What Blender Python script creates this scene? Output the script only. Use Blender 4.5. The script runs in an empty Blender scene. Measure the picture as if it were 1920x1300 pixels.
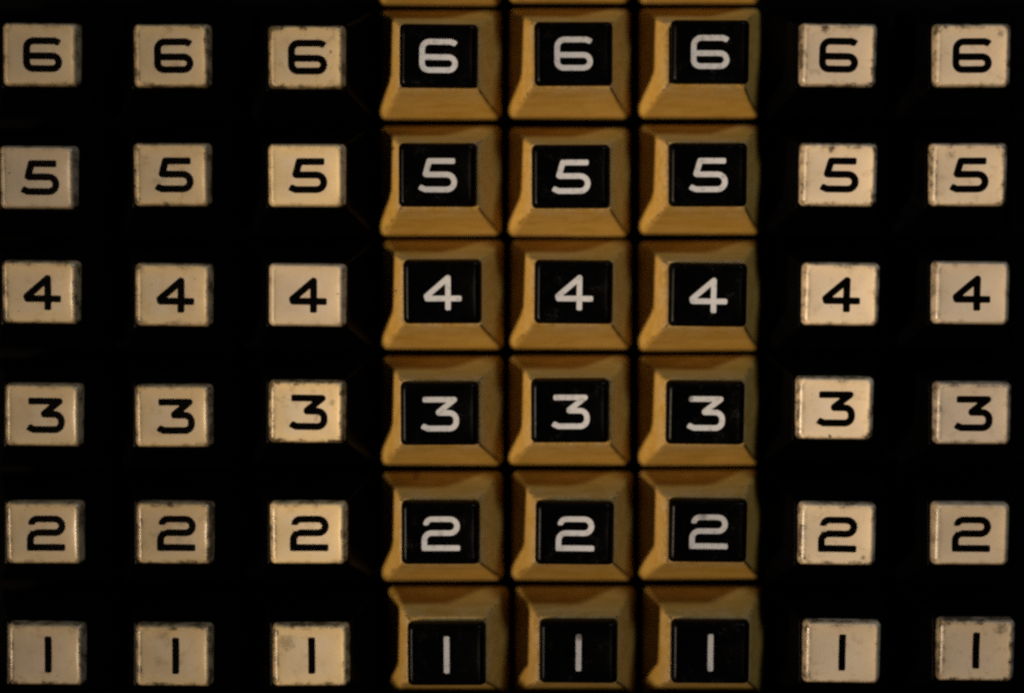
import bpy, math, random
from mathutils import Vector, Euler

# ---------------------------------------------------------------- camera, world, lights
P = 8e-5                     # metres per unit of measure on the key bases (a key pitch is 242 units = 19.4 mm)
D = 3600.0                   # camera height above the key bases, same unit
SC = bpy.context.scene
COL = SC.collection

cam_data = bpy.data.cameras.new("camera")
cam = bpy.data.objects.new("camera", cam_data)
COL.objects.link(cam)
cam.location = (0, 0, D * P)
cam_data.sensor_width = 36.0
cam_data.lens = 36.0 * D / 1920.0
cam_data.clip_start = 0.01
cam_data.clip_end = 20.0
cam_data.dof.use_dof = True
cam_data.dof.focus_distance = (D - 119) * P
cam_data.dof.aperture_fstop = 3.0
SC.camera = cam

world = bpy.data.worlds.new("World")
SC.world = world
world.use_nodes = True
bg = world.node_tree.nodes["Background"]
bg.inputs[0].default_value = (1.0, 0.72, 0.42, 1)
bg.inputs[1].default_value = 0.006

def lamp(name, direction, dist, target, watts, colour, size, spot_deg, blend):
    d = Vector(direction).normalized()
    l = bpy.data.lights.new(name, 'SPOT')
    l.energy = watts
    l.color = colour
    l.shadow_soft_size = size
    l.spot_size = math.radians(spot_deg)
    l.spot_blend = blend
    o = bpy.data.objects.new(name, l)
    COL.objects.link(o)
    t = Vector(target) * P
    o.location = t + d * dist
    o.rotation_euler = (-d).to_track_quat('-Z', 'Y').to_euler()
    return o

# warm desk lamp, low on the left and a little towards the operator, aimed at the right half
lamp("desk_lamp", (-77, -22, 55), 1.60, (320, 150, 60), 136.0, (1.0, 0.81, 0.60), 0.085, 9.0, 1.0)
# faint cool window light from the upper right
lamp("window_light", (52, 83, 64), 1.60, (200, 0, 60), 31.0, (0.80, 0.89, 1.0), 0.135, 40, 1.0)

SC.view_settings.view_transform = 'Standard'
SC.view_settings.look = 'None'
SC.view_settings.gamma = 1.0
SC.view_settings.exposure = 0.0
SC.cycles.use_denoising = False
SC.cycles.filter_width = 2.7
SC.cycles.max_bounces = 8
SC.cycles.diffuse_bounces = 6

# ---------------------------------------------------------------- node helpers
class NT:
    def __init__(self, name):
        self.m = bpy.data.materials.new(name)
        self.m.use_nodes = True
        self.t = self.m.node_tree
        self.t.nodes.clear()
        self.out = self.t.nodes.new('ShaderNodeOutputMaterial')
        self.b = self.t.nodes.new('ShaderNodeBsdfPrincipled')
        self.t.links.new(self.b.outputs[0], self.out.inputs[0])
    def put(self, sock, v):
        if hasattr(v, 'is_output'):
            self.t.links.new(v, sock)
        else:
            sock.default_value = v
    def math(self, op, a, b=None, c=None, clamp=False):
        n = self.t.nodes.new('ShaderNodeMath'); n.operation = op; n.use_clamp = clamp
        self.put(n.inputs[0], a)
        if b is not None: self.put(n.inputs[1], b)
        if c is not None: self.put(n.inputs[2], c)
        return n.outputs[0]
    def vmath(self, op, a, b=None, scale=None):
        n = self.t.nodes.new('ShaderNodeVectorMath'); n.operation = op
        self.put(n.inputs[0], a)
        if b is not None: self.put(n.inputs[1], b)
        if scale is not None: self.put(n.inputs['Scale'], scale)
        return n.outputs['Value'] if op in ('LENGTH', 'DISTANCE', 'DOT_PRODUCT') else n.outputs[0]
    def ramp(self, v, a, b, o0=0.0, o1=1.0):     # smooth step from a to b
        n = self.t.nodes.new('ShaderNodeMapRange'); n.interpolation_type = 'SMOOTHSTEP'
        self.put(n.inputs[0], v)
        n.inputs[1].default_value = a; n.inputs[2].default_value = b
        n.inputs[3].default_value = o0; n.inputs[4].default_value = o1
        return n.outputs[0]
    def noise(self, vec, scale, detail=3.0, rough=0.6, dist=0.0):
        n = self.t.nodes.new('ShaderNodeTexNoise')
        self.put(n.inputs['Vector'], vec)
        n.inputs['Scale'].default_value = scale; n.inputs['Detail'].default_value = detail
        n.inputs['Roughness'].default_value = rough; n.inputs['Distortion'].default_value = dist
        return n.outputs[0]
    def mix(self, f, a, b):
        n = self.t.nodes.new('ShaderNodeMix'); n.data_type = 'RGBA'
        self.put(n.inputs[0], f); self.put(n.inputs[6], a); self.put(n.inputs[7], b)
        return n.outputs[2]
    def prop(self, name):
        n = self.t.nodes.new('ShaderNodeAttribute'); n.attribute_type = 'OBJECT'; n.attribute_name = name
        return n.outputs['Fac']
    def coords(self):
        """local position in key units, |x|, |y|, and the same position shifted by a per-key seed"""
        tc = self.t.nodes.new('ShaderNodeTexCoord')
        p = self.vmath('SCALE', tc.outputs['Object'], scale=1.0 / P)
        s = self.t.nodes.new('ShaderNodeSeparateXYZ'); self.put(s.inputs[0], p)
        cb = self.t.nodes.new('ShaderNodeCombineXYZ')
        seed = self.prop("seed")
        self.put(cb.inputs[0], seed); self.put(cb.inputs[1], self.math('MULTIPLY', seed, 1.7)); self.put(cb.inputs[2], self.math('MULTIPLY', seed, 0.6))
        ps = self.vmath('ADD', p, cb.outputs[0])
        return p, s.outputs, ps
    def bump(self, h, strength, dist):
        n = self.t.nodes.new('ShaderNodeBump')
        n.inputs['Strength'].default_value = strength; n.inputs['Distance'].default_value = dist
        self.put(n.inputs['Height'], h)
        self.t.links.new(n.outputs[0], self.b.inputs['Normal'])

def spot_mark(n, xy, ps, wob=0.35):
    """mask of one worn or dirty mark whose place and size are properties of the object"""
    x = n.math('SUBTRACT', xy[0], n.prop("mark_x"))
    y = n.math('SUBTRACT', xy[1], n.prop("mark_y"))
    r = n.math('SQRT', n.math('ADD', n.math('MULTIPLY', x, x), n.math('MULTIPLY', y, y)))
    q = n.math('DIVIDE', r, n.math('MAXIMUM', n.prop("mark_r"), 0.01))
    q = n.math('ADD', q, n.math('MULTIPLY', n.math('SUBTRACT', n.noise(ps, 0.09, 5, 0.75, 1.5), 0.5), wob * 9))
    return n.ramp(q, 1.2, 0.2)

HX, HY = 60.5, 51.0            # half size of a cap's face

def mat_cream():
    n = NT("cream_plastic")
    p, xyz, ps = n.coords()
    ax, ay = n.math('ABSOLUTE', xyz[0]), n.math('ABSOLUTE', xyz[1])
    d = n.math('MAXIMUM', n.math('SUBTRACT', ax, HX), n.math('SUBTRACT', ay, HY))
    n1 = n.noise(ps, 0.045, 4, 0.65)
    n2 = n.noise(ps, 0.22, 4, 0.7)
    n3 = n.noise(ps, 0.016, 2, 0.5)
    grain = n.noise(ps, 0.75, 2, 0.7)
    groove = n.ramp(n.math('ABSOLUTE', n.math('ADD', d, 0.2)), 3.0, 0.4)
    groove = n.math('MULTIPLY', groove, n.ramp(n.math('ADD', n.math('MULTIPLY', n1, 0.85), n.math('MULTIPLY', n2, 0.25)), 0.50, 0.70))
    bevel = n.math('MULTIPLY', n.ramp(d, -5.0, 5.0), n.ramp(n.math('ADD', n.math('MULTIPLY', n1, 0.85), n.math('MULTIPLY', n2, 0.25)), 0.48, 0.76))
    # grime gathers in the four corners and along the lower edge
    corner = n.ramp(n.math('ADD', ax, ay), 93.0, 118.0)
    corner = n.math('MULTIPLY', corner, n.ramp(n.math('ADD', n.math('MULTIPLY', n1, 0.6), n.math('MULTIPLY', n2, 0.45)), 0.46, 0.70))
    smear = n.math('MULTIPLY', n.ramp(n.math('ADD', n1, n.math('MULTIPLY', n.math('SUBTRACT', n2, 0.5), 0.35)), 0.50, 0.76), 0.40)
    patch = n.ramp(n3, 0.42, 0.68)
    v = n.t.nodes.new('ShaderNodeTexVoronoi'); v.feature = 'F1'
    n.put(v.inputs['Vector'], ps); v.inputs['Scale'].default_value = 0.038
    sv = n.t.nodes.new('ShaderNodeSeparateColor'); n.put(sv.inputs[0], v.outputs['Color'])
    speck = n.math('MULTIPLY', n.ramp(v.outputs['Distance'], 0.085, 0.03), n.math('GREATER_THAN', sv.outputs[0], 0.86))
    mark = spot_mark(n, xyz, ps)
    brightness = n.prop("brightness")
    # the middle of each face is rubbed paler and greyer, the borders have kept their yellow
    edge = n.math('MAXIMUM', n.math('DIVIDE', ax, HX), n.math('DIVIDE', ay, HY))
    edge = n.ramp(n.math('ADD', edge, n.math('MULTIPLY', n.math('SUBTRACT', n1, 0.5), 0.9)), 0.45, 0.98)
    base = n.mix(patch, (0.74, 0.59, 0.39, 1), (0.68, 0.50, 0.29, 1))
    base = n.mix(edge, base, (0.80, 0.59, 0.31, 1))
    base = n.mix(n.prop("grey"), base, (0.72, 0.60, 0.48, 1))
    hsv = n.t.nodes.new('ShaderNodeHueSaturation'); n.put(hsv.inputs['Color'], base); n.put(hsv.inputs['Value'], n.math('MULTIPLY', brightness, n.ramp(grain, 0.30, 0.70, 0.93, 1.05)))
    dirt = n.math('ADD', n.math('MULTIPLY', groove, 0.70), n.math('MULTIPLY', bevel, 0.50))
    dirt = n.math('ADD', dirt, n.math('MULTIPLY', corner, 0.6))
    dirt = n.math('ADD', dirt, n.math('MULTIPLY', n.ramp(d, -1.0, 8.0), n.ramp(n3, 0.35, 0.65, 0.18, 0.42)))
    dirt = n.math('MULTIPLY', dirt, n.prop("dirt"))
    dirt = n.math('ADD', dirt, n.math('MULTIPLY', smear, n.prop("dirt")))
    dirt = n.math('ADD', dirt, n.math('MULTIPLY', n.ramp(d, -0.5, 7.0), n.ramp(n1, 0.3, 0.7, 0.28, 0.55)))  # steady bevel darkening on every cap: curvature shade painted into the colour
    dirt = n.math('ADD', dirt, n.math('MULTIPLY', speck, 0.5))
    dirt = n.math('ADD', dirt, n.math('MULTIPLY', mark, n.prop("mark_v")))
    dirt = n.math('MINIMUM', dirt, 0.93)
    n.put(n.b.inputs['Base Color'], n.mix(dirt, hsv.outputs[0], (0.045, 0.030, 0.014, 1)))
    n.put(n.b.inputs['Roughness'], n.ramp(n2, 0.3, 0.7, 0.22, 0.36))
    n.b.inputs['Specular IOR Level'].default_value = 0.32
    n.bump(n.math('ADD', n1, n.math('MULTIPLY', n2, 0.35)), 0.25, 1.6 * P)
    return n.m

def mat_amber():
    n = NT("amber_plastic")
    p, xyz, ps = n.coords()
    ax, ay = n.math('ABSOLUTE', xyz[0]), n.math('ABSOLUTE', xyz[1])
    st = n.t.nodes.new('ShaderNodeMapping'); n.put(st.inputs[0], ps); st.inputs['Scale'].default_value = (0.22, 1.0, 1.0)
    sw = n.noise(st.outputs[0], 0.06, 3, 0.6, 0.6)
    n2 = n.noise(ps, 0.14, 4, 0.7)
    n1 = n.noise(ps, 0.03, 3, 0.6)
    grain = n.noise(ps, 0.7, 2, 0.7)
    base = n.mix(n.ramp(sw, 0.32, 0.70), (0.475, 0.285, 0.068, 1), (0.39, 0.222, 0.034, 1))
    hsv = n.t.nodes.new('ShaderNodeHueSaturation'); n.put(hsv.inputs['Color'], base); n.put(hsv.inputs['Value'], n.math('MULTIPLY', n.prop("brightness"), n.ramp(grain, 0.30, 0.70, 0.93, 1.05)))
    # upper band paler in uneven patches: part finger wear, part light painted in
    worn = n.math('MULTIPLY', n.ramp(xyz[2], 45.0, 104.0), n.ramp(n1, 0.30, 0.68))  # mask for both the finger wear and the painted light
    lively = n.mix(n.math('MULTIPLY', worn, 0.55), hsv.outputs[0], (0.47, 0.335, 0.165, 1))
    # dirt caught along the four mitred ridges, patchy
    ridge = n.math('ABSOLUTE', n.math('SUBTRACT', n.math('SUBTRACT', ax, ay), 12.6))
    ridge = n.math('MULTIPLY', n.ramp(ridge, 5.5, 0.8), n.ramp(n.math('ADD', n.math('MULTIPLY', n2, 0.55), n.math('MULTIPLY', n1, 0.5)), 0.46, 0.66))
    rim = n.math('MULTIPLY', n.ramp(n.math('MAXIMUM', n.math('SUBTRACT', ax, 73.5), n.math('SUBTRACT', ay, 59.5)), 4.0, 0.5), n.ramp(n2, 0.40, 0.65))
    v = n.t.nodes.new('ShaderNodeTexVoronoi'); v.feature = 'F1'
    n.put(v.inputs['Vector'], ps); v.inputs['Scale'].default_value = 0.026
    sv = n.t.nodes.new('ShaderNodeSeparateColor'); n.put(sv.inputs[0], v.outputs['Color'])
    speck = n.math('MULTIPLY', n.ramp(v.outputs['Distance'], 0.07, 0.025), n.math('GREATER_THAN', sv.outputs[0], 0.90))
    dirt = n.math('ADD', n.math('MULTIPLY', ridge, 0.85), n.math('MULTIPLY', rim, 0.35))
    dirt = n.math('ADD', dirt, n.math('MULTIPLY', speck, 0.6))
    dirt = n.math('ADD', dirt, n.math('MULTIPLY', spot_mark(n, xyz, ps), n.prop("mark_v")))
    dirt = n.math('MINIMUM', dirt, 0.93)
    n.put(n.b.inputs['Base Color'], n.mix(dirt, lively, (0.05, 0.025, 0.008, 1)))
    n.put(n.b.inputs['Roughness'], n.ramp(n2, 0.3, 0.7, 0.42, 0.58))
    n.b.inputs['Specular IOR Level'].default_value = 0.3
    n.bump(n.math('ADD', n1, n.math('MULTIPLY', sw, 0.6)), 0.30, 3.0 * P)
    return n.m

def mat_black(name, dusty, spec):
    n = NT(name)
    p, xyz, ps = n.coords()
    n1 = n.noise(ps, 0.035, 4, 0.65)
    n2 = n.noise(ps, 0.25, 4, 0.75)
    dust = n.math('MULTIPLY', n.ramp(n1, 0.52, 0.80), n.ramp(n2, 0.42, 0.72))
    dust = n.math('MULTIPLY', dust, dusty)
    n.put(n.b.inputs['Base Color'], n.mix(dust, (0.0009, 0.0008, 0.0009, 1), (0.07, 0.065, 0.06, 1)))
    n.put(n.b.inputs['Roughness'], n.ramp(n2, 0.3, 0.7, 0.26, 0.40))
    n.b.inputs['Specular IOR Level'].default_value = spec
    n.bump(n1, 0.15, 1.5 * P)
    return n.m

def mat_white_ink():
    n = NT("white_inlay")
    p, xyz, ps = n.coords()
    grain = n.noise(ps, 0.6, 3, 0.7)
    n1 = n.noise(ps, 0.10, 3, 0.6)
    mark = n.math('MULTIPLY', spot_mark(n, xyz, ps, 0.22), n.prop("mark_v"))
    wear = n.math('ADD', mark, n.math('MULTIPLY', n.ramp(n1, 0.50, 0.75), 0.40))
    c = n.mix(n.ramp(grain, 0.3, 0.7), (0.56, 0.55, 0.555, 1), (0.74, 0.73, 0.73, 1))
    hsv = n.t.nodes.new('ShaderNodeHueSaturation'); n.put(hsv.inputs['Color'], c); n.put(hsv.inputs['Value'], n.prop("brightness"))
    n.put(n.b.inputs['Base Color'], n.mix(n.math('MINIMUM', wear, 0.9), hsv.outputs[0], (0.06, 0.055, 0.05, 1)))
    n.b.inputs['Roughness'].default_value = 0.5
    n.b.inputs['Specular IOR Level'].default_value = 0.25
    return n.m

def mat_black_ink():
    n = NT("black_inlay")
    p, xyz, ps = n.coords()
    g = n.noise(ps, 0.3, 3, 0.7)
    n.put(n.b.inputs['Base Color'], n.mix(n.ramp(g, 0.4, 0.75), (0.0008, 0.0007, 0.0006, 1), (0.002, 0.0016, 0.001, 1)))
    n.b.inputs['Roughness'].default_value = 0.5
    n.b.inputs['Specular IOR Level'].default_value = 0.025
    return n.m

def mat_enamel():
    n = NT("black_enamel")
    p, xyz, ps = n.coords()
    g = n.noise(ps, 0.08, 4, 0.7)
    n.put(n.b.inputs['Base Color'], n.mix(n.ramp(g, 0.4, 0.8), (0.0008, 0.0008, 0.0008, 1), (0.0018, 0.0016, 0.0014, 1)))
    n.b.inputs['Roughness'].default_value = 0.6
    n.b.inputs['Specular IOR Level'].default_value = 0.02
    n.bump(g, 0.2, 2 * P)
    return n.m

CREAM, AMBER = mat_cream(), mat_amber()
BLACK_CAP, BLACK_SKIRT = mat_black("black_cap_plastic", 0.40, 0.055), mat_black("black_skirt_plastic", 0.08, 0.035)
WHITE_INK, BLACK_INK, ENAMEL = mat_white_ink(), mat_black_ink(), mat_enamel()

# ---------------------------------------------------------------- mesh helpers
def ring(hx, hy, r, z, nside, bracket=None):
    pts = []
    for q in range(4):
        cx = (hx - r) * (1 if q in (0, 3) else -1)
        cy = (hy - r) * (1 if q in (0, 1) else -1)
        arc = []
        for k in range(6):
            a = math.radians(90 * q + 90 * k / 5)
            arc.append((cx + r * math.cos(a), cy + r * math.sin(a)))
        pts += arc
        nx = (hx - r) * (1 if (q + 1) % 4 in (0, 3) else -1)
        ny = (hy - r) * (1 if (q + 1) % 4 in (0, 1) else -1)
        a = math.radians(90 * (q + 1))
        e = (nx + r * math.cos(a), ny + r * math.sin(a))
        s = arc[-1]
        L = math.hypot(e[0] - s[0], e[1] - s[1])
        if bracket:
            ts = [bracket / L] + [k / (nside + 1) for k in range(1, nside + 1)] + [1 - bracket / L]
        else:
            ts = [k / (nside + 1) for k in range(1, nside + 1)]
        for t in ts:
            pts.append((s[0] + (e[0] - s[0]) * t, s[1] + (e[1] - s[1]) * t))
    return [(x, y, z) for x, y in pts]

def loft(name, rings, close_top=None, zfun=None):
    n = len(rings[0])
    v, f = [], []
    for r in rings: v += r
    for i in range(len(rings) - 1):
        for k in range(n):
            a, b = i * n + k, i * n + (k + 1) % n
            f.append((a, b, b + n, a + n))
    if close_top is not None:
        c = len(v); v.append((0, 0, close_top)); o = (len(rings) - 1) * n
        for k in range(n): f.append((o + k, o + (k + 1) % n, c))
    me = bpy.data.meshes.new(name)
    me.from_pydata([(x * P, y * P, z * P) for x, y, z in v], [], f)
    me.polygons.foreach_set('use_smooth', [True] * len(me.polygons))
    me.update()
    return me

DISH = 5.5
FX, FY = 58.6, 49.2
def dish(x, y):
    u = max(0.0, 1 - (x / FX) ** 2); w = max(0.0, 1 - (y / FY) ** 2)
    return -0.7 - DISH * (u * w) ** 0.8

def cap_mesh():
    R = [ring(71.4, 58.2, 9.5, -40, 8), ring(71.1, 57.9, 9.5, -13, 8), ring(70.4, 57.2, 10, -9, 8), ring(68.6, 55.8, 10, -5.2, 8),
         ring(66.0, 54.4, 9.5, -2.4, 8), ring(63.0, 52.8, 8.5, -0.6, 8), ring(61.2, 51.6, 7, 0, 8), ring(60.0, 50.5, 6.5, -0.15, 8),
         ring(FX, FY, 6, -0.7, 8)]
    for s in (0.96, 0.90, 0.82, 0.72, 0.6, 0.46, 0.3, 0.14):
        R.append([(x, y, dish(x, y)) for x, y, z in ring(FX * s, FY * s, 6 * s, 0, 8)])
    return loft("cap", R, close_top=dish(0, 0))

def skirt_mesh():
    R = [ring(100, 90, 10, -60, 2, 5), ring(109.5, 99.5, 11, -16, 2, 5), ring(111.8, 101.6, 11, -5, 2, 5), ring(112.4, 102.0, 11, 0, 2, 5),
         ring(111.6, 101.4, 10, 4, 2, 5), ring(109.6, 99.6, 8, 8, 2, 5)]
    N = 9
    for k in range(1, N + 1):
        s = k / N
        R.append(ring(109.6 + (73.6 - 109.6) * s, 99.6 + (60.0 - 99.6) * s, 8 - 3.5 * s, 8 + 95 * (0.74 * s + 0.26 * s * s), 2, 5))
    R.append(ring(72.6, 59.1, 4, 103.8, 2, 4))
    R.append(ring(66, 52, 4, 103.8, 2, 4))
    return loft("skirt", R)

# ---------------------------------------------------------------- numerals: stroked centre lines, contoured and laid into the dish
def arc(cx, cy, r, a0, a1, n=8):
    return [(cx + r * math.cos(math.radians(a0 + (a1 - a0) * k / n)), cy + r * math.sin(math.radians(a0 + (a1 - a0) * k / n))) for k in range(n + 1)]

# each numeral: list of centre lines, list of cuts (point, outward normal, reach) that square off a stroke end, list of boxes for sharp corners
GLYPH = {
 1: ([[(0, 40), (0, -40)]], [((0, 35.3), (0, 1), 20), ((0, -35.3), (0, -1), 20)], []),
 2: ([[(-27.4, 10), (-27.4, 16.5)] + arc(-16.6, 16.6, 10.8, 180, 90) + arc(17.6, 14.1, 13.4, 90, -90) + arc(-17, -12.6, 13.4, 90, 180) + [(-30.4, -27.6), (45, -27.6)]],
     [((-27, 15.8), (0, -1), 11), ((36.6, -27.6), (1, 0), 14)], [(-30.4, -27.6)]),
 3: ([[(-40, 27), (27.5, 27), (-1.6, 3.2), (-1.6, 1.8), (17, 1.8)] + arc(18.2, -11.2, 13, 90, 0) + arc(18.2, -14.6, 13, 0, -90) + [(-22, -27.6), (-33.5, -22.2), (-35, -21.2)]],
     [((-31.6, 27), (-1, 0), 14), ((-33.4, -22.6), (-0.84, 0.54), 13)], []),
 4: ([[(10.6, -45), (10.6, 27.2), (-29.6, -7.6), (-28.4, -12), (46, -12)]],
     [((10.6, -33.8), (0, -1), 14), ((36.2, -12), (1, 0), 14)], []),
 5: ([[(36, 26.5), (-15.6, 26.5), (-22.6, 2.0), (-21.0, 1.2), (17, 1.2)] + arc(17.4, -12.8, 14, 90, -90) + [(-23, -26.8), (-32, -22.8), (-35.5, -20.4)]],
     [((32.8, 26.5), (1, 0), 14), ((-34.2, -21.6), (-0.84, 0.54), 12)], []),
 6: ([[(36, 19), (30.2, 23.4), (23, 26.3)] + arc(-17, 12.3, 14, 90, 180) + arc(-19, -14.3, 12.1, 180, 270) + arc(18.8, -14.3, 12.1, -90, 90) + [(-30, -2.2)]],
     [((33.2, 22.2), (0.80, -0.60), 12)], []),
 7: ([[(-40, 26.5), (28, 26.5), (-8, -42)]], [((-32, 26.5), (-1, 0), 14), ((-2.6, -32), (-0.46, -0.89), 14)], []),
}

def glyph_mesh(num, width, scale, dx=0.0):
    lines, cuts, boxes = GLYPH[num]
    h = width / 2
    segs = [(l[i], l[i + 1]) for l in lines for i in range(len(l) - 1)]
    def sdf(x, y):
        best = 1e9
        for (ax, ay), (bx, by) in segs:
            dx, dy = bx - ax, by - ay
            L = dx * dx + dy * dy
            t = 0 if L == 0 else max(0, min(1, ((x - ax) * dx + (y - ay) * dy) / L))
            q = (x - ax - t * dx) ** 2 + (y - ay - t * dy) ** 2
            if q < best: best = q
        d = math.sqrt(best) - h
        for bx, by in boxes:
            d = min(d, max(abs(x - bx), abs(y - by)) - h + 0.4)
        for (cx, cy), (nx, ny), reach in cuts:
            ex, ey = x - cx, y - cy
            along = ex * nx + ey * ny
            if along > -6 and math.hypot(ex, ey) < reach and abs(-ex * ny + ey * nx) < h + 3:
                q = max(0.0, 3.5 - abs(d - along)) / 3.5
                d = max(d, along) + q * q * 3.5 / 4
        return d
    step = 1.15
    X0, Y0 = -46.0, -46.0
    N = int(92 / step) + 1
    g = [[sdf(X0 + i * step, Y0 + j * step) for j in range(N + 1)] for i in range(N + 1)]
    verts, vid, faces, rim = [], {}, [], []
    def vert(key, x, y):
        if key not in vid:
            vid[key] = len(verts); verts.append((x, y))
        return vid[key]
    for i in range(N):
        for j in range(N):
            c = [(i, j), (i + 1, j), (i + 1, j + 1), (i, j + 1)]
            if all(g[a][b] >= 0 for a, b in c): continue
            poly = []
            for k in range(4):
                a, b = c[k], c[(k + 1) % 4]
                ga, gb = g[a[0]][a[1]], g[b[0]][b[1]]
                if ga < 0: poly.append((vert(a, X0 + a[0] * step, Y0 + a[1] * step), 0))
                if (ga < 0) != (gb < 0):
                    t = max(0.02, min(0.98, ga / (ga - gb)))
                    key = (min(a, b), max(a, b))
                    poly.append((vert(key, X0 + (a[0] + (b[0] - a[0]) * t) * step, Y0 + (a[1] + (b[1] - a[1]) * t) * step), 1))
            if len(poly) >= 3:
                faces.append([q[0] for q in poly])
                for k in range(len(poly)):
                    p0, p1 = poly[k], poly[(k + 1) % len(poly)]
                    if p0[1] and p1[1]: rim.append((p0[0], p1[0]))
    n = len(verts)
    V = []
    for x, y in verts:
        x, y = x * scale + dx, y * scale
        V.append((x * P, y * P, (dish(x, y) + 0.30) * P))
    low = {}
    for a, b in rim:
        for q in (a, b):
            if q not in low:
                low[q] = len(V); x, y, z = V[q]; V.append((x, y, z - 1.2 * P))
        faces.append([b, a, low[a], low[b]])
    me = bpy.data.meshes.new("numeral")
    me.from_pydata(V, [], faces)
    me.update()
    return me

CAP_ME, SKIRT_ME = cap_mesh(), skirt_mesh()
SKIRT_ME.materials.append(AMBER)
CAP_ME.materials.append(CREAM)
INK = {}
for k in range(1, 8):
    for dx in (0.0, 1.6, 3.2):
        INK[k, 'black', dx] = glyph_mesh(k, 13.3, 0.965, dx)
        INK[k, 'black', dx].materials.append(BLACK_INK)
    INK[k, 'white', 0.0] = glyph_mesh(k, 10.2, 0.965)
    INK[k, 'white', 0.0].materials.append(WHITE_INK)

def with_material(me, m):
    c = me.copy(); c.materials.clear(); c.materials.append(m); return c
CAPS = {'cream': CAP_ME, 'black': with_material(CAP_ME, BLACK_CAP)}
SKIRTS = {'amber': SKIRT_ME, 'black': with_material(SKIRT_ME, BLACK_SKIRT)}

# ---------------------------------------------------------------- the machine under the keys
def box(name, x0, x1, y0, y1, z0, z1, bev, mat, parent):
    hx, hy = (x1 - x0) / 2, (y1 - y0) / 2
    R = [ring(hx, hy, bev, z0, 2, bev), ring(hx, hy, bev, z1 - bev, 2, bev)]
    for k in (1, 2, 3):
        a = math.radians(30 * k)
        R.append(ring(hx - bev * (1 - math.cos(a)), hy - bev * (1 - math.cos(a)), bev, z1 - bev + bev * math.sin(a), 2, bev))
    me = loft(name, R, close_top=z1)
    me.materials.append(mat)
    o = bpy.data.objects.new(name, me); COL.objects.link(o)
    o.parent = parent
    o.location = ((x0 + x1) / 2 * P, (y0 + y1) / 2 * P, 0)
    return o

machine = bpy.data.objects.new("adding_machine", None)
COL.objects.link(machine)
machine.location = (0, 0, -100 * P)
machine["label"] = "black adding machine deck seen as dark gaps between the number keys"
machine["category"] = "adding machine"
box("deck", -1250, 1250, -668, 900, -60, 40, 6, ENAMEL, machine)
box("front_rail", -1250, 1250, -820, -674, -60, 285, 16, ENAMEL, machine)

# ---------------------------------------------------------------- keys
# outline of every cap as (left, right, top, bottom) in units of the 1920 x 1300 photograph
CAP = {
 (1,6):(7.5,152,47.6,162.7),(2,6):(252,397.5,49.5,165),(3,6):(503.5,649.5,51.4,168),
 (1,5):(2,146,277,392.6),(2,5):(252,397.5,271,388.5),(3,5):(502.5,649.5,272,390),
 (1,4):(5.6,152,491,608),(2,4):(255,400.5,495.6,613),(3,4):(503.5,650.5,495.6,613),
 (1,3):(11,157.5,719.5,838),(2,3):(254,400.5,720.6,840.6),(3,3):(503.5,650,713,833),
 (1,2):(13.5,158.6,939.5,1058.7),(2,2):(257,402,940,1058.7),(3,2):(507,651.7,940,1059),
 (1,1):(18,162,1165.6,1286),(2,1):(256,400.5,1168.6,1288),(3,1):(511,657,1167.5,1288),
 (4,6):(749,897,49.3,165.7),(5,6):(1001.7,1149,44.3,162),(6,6):(1257,1404,41.6,158.8),
 (4,5):(747,894.6,271.7,389),(5,5):(996.7,1144,274.4,392),(6,5):(1252.6,1401,271,389),
 (4,4):(756,903.5,489.7,608.4),(5,4):(1001,1150,489.7,608.4),(6,4):(1252,1400.6,494.4,613.8),
 (4,3):(751,898.5,717,835.8),(5,3):(994.8,1143,712,832.7),(6,3):(1247,1396.7,715,835.8),
 (4,2):(752.8,900.4,939.8,1060.4),(5,2):(1003,1152,939.8,1060.4),(6,2):(1253,1401,936,1057),
 (4,1):(763.6,912,1165,1288),(5,1):(1010,1158.6,1161,1284),(6,1):(1257,1405,1160.6,1284),
 (7,6):(1499.5,1641.6,49.4,163),(8,6):(1748,1891.6,50,163.8),
 (7,5):(1499,1643,272,388),(8,5):(1740.8,1886,273,387),
 (7,4):(1503,1647,495,611.8),(8,4):(1745.6,1891.7,492,609),
 (7,3):(1491.8,1636,708.7,824.7),(8,3):(1748.7,1893,717.4,833.4),
 (7,2):(1495.8,1640,942,1060.7),(8,2):(1746,1890,942,1060),
 (7,1):(1504,1649.5,1162,1281.8),(8,1):(1753.8,1900,1158.6,1278.4),
}
# outline of every amber skirt (left, top, bottom); they are all 225 wide
SKIRT = {
 (4,7):(714,-194,10.5),(5,7):(956,-199,6),(6,7):(1199,-198,7.5),
 (4,6):(714.6,20,224.7),(5,6):(956,17,222.7),(6,6):(1199,17,221.6),
 (4,5):(714.6,238,441),(5,5):(955,241,443),(6,5):(1200,236,438.5),
 (4,4):(718.5,452,654),(5,4):(958,452,653.5),(6,4):(1198,454,656),
 (4,3):(717.5,669.7,871),(5,3):(955,667.8,871),(6,3):(1198,669,871),
 (4,2):(717.5,885,1088.5),(5,2):(961,885,1087),(6,2):(1199,883,1084),
 (4,1):(729,1101,1304),(5,1):(966,1101,1303),(6,1):(1206,1101,1303),
}
WORD = {1: "one", 2: "two", 3: "three", 4: "four", 5: "five", 6: "six"}
WHERE = {1: "leftmost column", 2: "second column from the left", 3: "column just left of the amber keys",
         4: "left amber column", 5: "middle amber column", 6: "right amber column",
         7: "column just right of the amber keys", 8: "rightmost column"}
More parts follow.
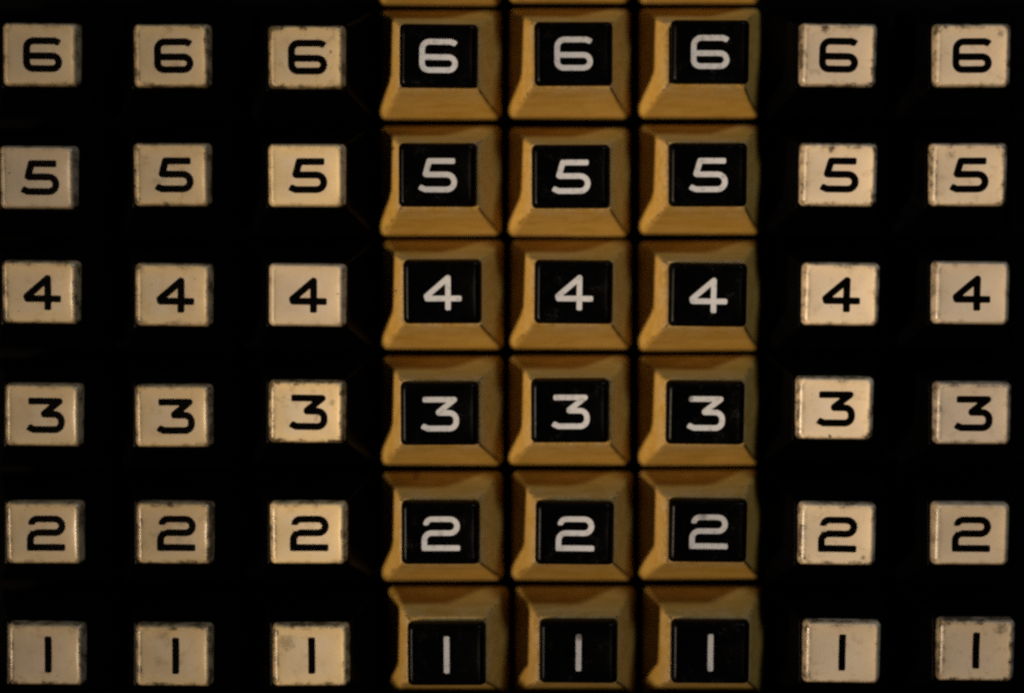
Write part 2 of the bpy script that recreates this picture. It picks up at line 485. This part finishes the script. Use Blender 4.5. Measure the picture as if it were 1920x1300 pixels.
EXTRA = {(7,6): "cream cap with black six under a dark scratch, just right of the amber keys",
         (7,5): "cream cap with black five below a dark smudge, just right of the amber keys",
         (3,4): "cream cap with black four and a dark dot at its right edge",
         (8,1): "cream cap with black one and scuffed top right corner, rightmost column",
         (5,1): "amber key with white one worn grey at its top, middle amber column",
         (6,2): "amber key with white two worn along its top stroke, right amber column",
         (6,3): "amber key with white three worn at its top end, right amber column"}
# tone of each cream cap: darker on the left, lighter on the right
CAP_TONE = {1: .63, 2: .69, 3: .98, 7: 1.18, 8: 1.0}
CAP_TONE_KEY = {(3,4): .90, (3,5): 1.02, (3,2): 1.10, (3,3): 1.08, (3,6): .82, (7,3): 1.24, (7,4): 1.20, (8,3): .86, (8,4): .92, (8,1): .80, (7,1): .96,
           (2,2): .62, (2,1): .66, (1,4): .72, (1,3): .64, (2,4): .74, (2,3): .72, (7,6): .94, (8,2): .90, (1,1): .62, (1,5): .56}
GREY = {1: .15, 2: .08, 3: .0, 7: .45, 8: .48}
GREY_KEY = {(3,4): .40, (1,5): .50, (8,3): .70, (8,4): .62, (7,6): .55, (1,1): .35}
DIRT = {(1,6): .5, (1,5): .4, (1,4): .6, (2,4): .5, (7,6): .85, (8,6): .65, (8,1): .8, (2,1): .8, (1,2): .5, (7,2): .65, (7,1): .6, (3,2): .5, (7,4): .5, (7,5): .6, (8,5): .6, (7,3): .6}
MARK = {(7,6): (-27, 47, 10, .7), (7,5): (-16, 46, 8, .85), (3,4): (57, 3, 2.6, .95), (8,1): (44, 44, 12, .6), (3,3): (47, 18, 7, .45), (3,1): (-44, 26, 16, .4),
        (1,5): (-52, 8, 2.2, .8), (3,6): (45, 10, 3.4, .75), (8,5): (-34, 38, 9, .4), (7,3): (-9, -51, 4, .9), (7,2): (48, -42, 5, .6), (8,6): (50, 40, 8, .6), (2,1): (-20, 38, 16, .25)}
INKMARK = {(5,1): (0, 32, 11, .75), (6,2): (-10, 28, 9, .55), (6,3): (-29, 27, 7, .55), (4,6): (-8, 26, 4, .35), (6,5): (27, -2, 4, .3)}
AMBMARK = {(4,5): (-85, 54, 3.4, .9), (4,4): (-84, 5, 3.0, .95), (4,2): (-48, 96, 8, .55), (6,2): (73, 74, 3, .5)}
NUM_DX = {1: 3.2, 2: 3.2, 3: 1.6}

def world(px, py, z):
    k = (D - z) / D
    return (px - 960.0) * k, (650.0 - py) * k

rng = random.Random(7)
def mesh_obj(name, me, parent):
    o = bpy.data.objects.new(name, me); COL.objects.link(o); o.parent = parent
    return o

def marks(o, seed, m, brightness=1.0, grey=0.0, dirt=1.0):
    o["seed"] = float(seed); o["brightness"] = float(brightness); o["grey"] = float(grey); o["dirt"] = float(dirt)
    o["mark_x"], o["mark_y"], o["mark_r"], o["mark_v"] = [float(q) for q in m]

def make_key(c, r):
    amber = c in (4, 5, 6)
    zc = 108.0
    if (c, r) in CAP:
        l, rr, t, b = CAP[c, r]
    else:
        l, rr, t, b = [q + dq for q, dq in zip(CAP[c, r - 1], (0, 0, -224, -224))]
    cx, cy = world((l + rr) / 2, (t + b) / 2, zc)
    if amber:
        sl, st, sb = SKIRT[c, r]
        sx, sy = world(sl + 112.4, (st + sb) / 2, 0)
    else:
        sx, sy = cx - 2.0, cy + 1.0
    root = bpy.data.objects.new("amber_key" if amber else "cream_capped_key", None)
    COL.objects.link(root)
    root.location = (sx * P, sy * P, 0)
    root.empty_display_size = 0.005
    root["category"] = "key"
    if amber:
        root["group"] = "amber keys with black caps"
        if r == 7:
            root["label"] = "amber key cut off by the top edge, above the numeral six, %s" % WHERE[c]
        else:
            root["label"] = "amber key with white %s on its black cap, %s" % (WORD[r], WHERE[c])
    else:
        root["group"] = "black keys with cream caps"
        root["label"] = "cream capped black key with numeral %s, %s" % (WORD[r], WHERE[c])
    if (c, r) in EXTRA: root["label"] = EXTRA[c, r]
    seed = rng.uniform(0, 3000)
    sk = mesh_obj("skirt", SKIRTS['amber' if amber else 'black'], root)
    sk.rotation_euler = (0, 0, math.radians(rng.uniform(-0.35, 0.35)))
    sk.scale = (1, rng.uniform(0.992, 1.004), 1)
    marks(sk, seed, AMBMARK.get((c, r), (0, 0, 0.01, 0)), brightness=rng.uniform(0.90, 1.06) * {1: 0.82, 2: 0.93}.get(r, 1.0))  # two lowest rows darkened: their dimmer light is painted into the colour
    cap = mesh_obj("cap", CAPS['black' if amber else 'cream'], root)
    cap.location = ((cx - sx) * P, (cy - sy) * P, 125 * P)
    cap.rotation_euler = (math.radians(5.0 + rng.uniform(-1.2, 1.2)), math.radians(rng.uniform(-1.3, 1.3)), math.radians(rng.uniform(-0.5, 0.5) - 0.3))
    marks(cap, seed + 411, (0, 0, 0.01, 0) if amber else MARK.get((c, r), (0, 0, 0.01, 0)),
          brightness=CAP_TONE_KEY.get((c, r), CAP_TONE.get(c, 1) * rng.uniform(0.97, 1.03)), grey=GREY_KEY.get((c, r), GREY.get(c, 0)), dirt=DIRT.get((c, r), rng.uniform(0.25, 0.95)))
    if not amber: cap.scale = (0.982, 0.982, 1)
    nm = mesh_obj("numeral", INK[r, 'white' if amber else 'black', NUM_DX.get(c, 0.0)], cap)
    marks(nm, seed + 97, INKMARK.get((c, r), (0, 0, 0.01, 0)), brightness={(4, 5): .84, (6, 2): .82, (4, 1): .80, (5, 1): .70, (6, 1): .72, (4, 3): .92, (5, 6): .86, (6, 6): .86}.get((c, r), 1.0))
    return root

for c in range(1, 9):
    for r in range(6, 0, -1):
        make_key(c, r)
for c in (4, 5, 6):
    make_key(c, 7)
marks(machine.children[0], 11, (0, 0, 0.01, 0)); marks(machine.children[1], 23, (0, 0, 0.01, 0))
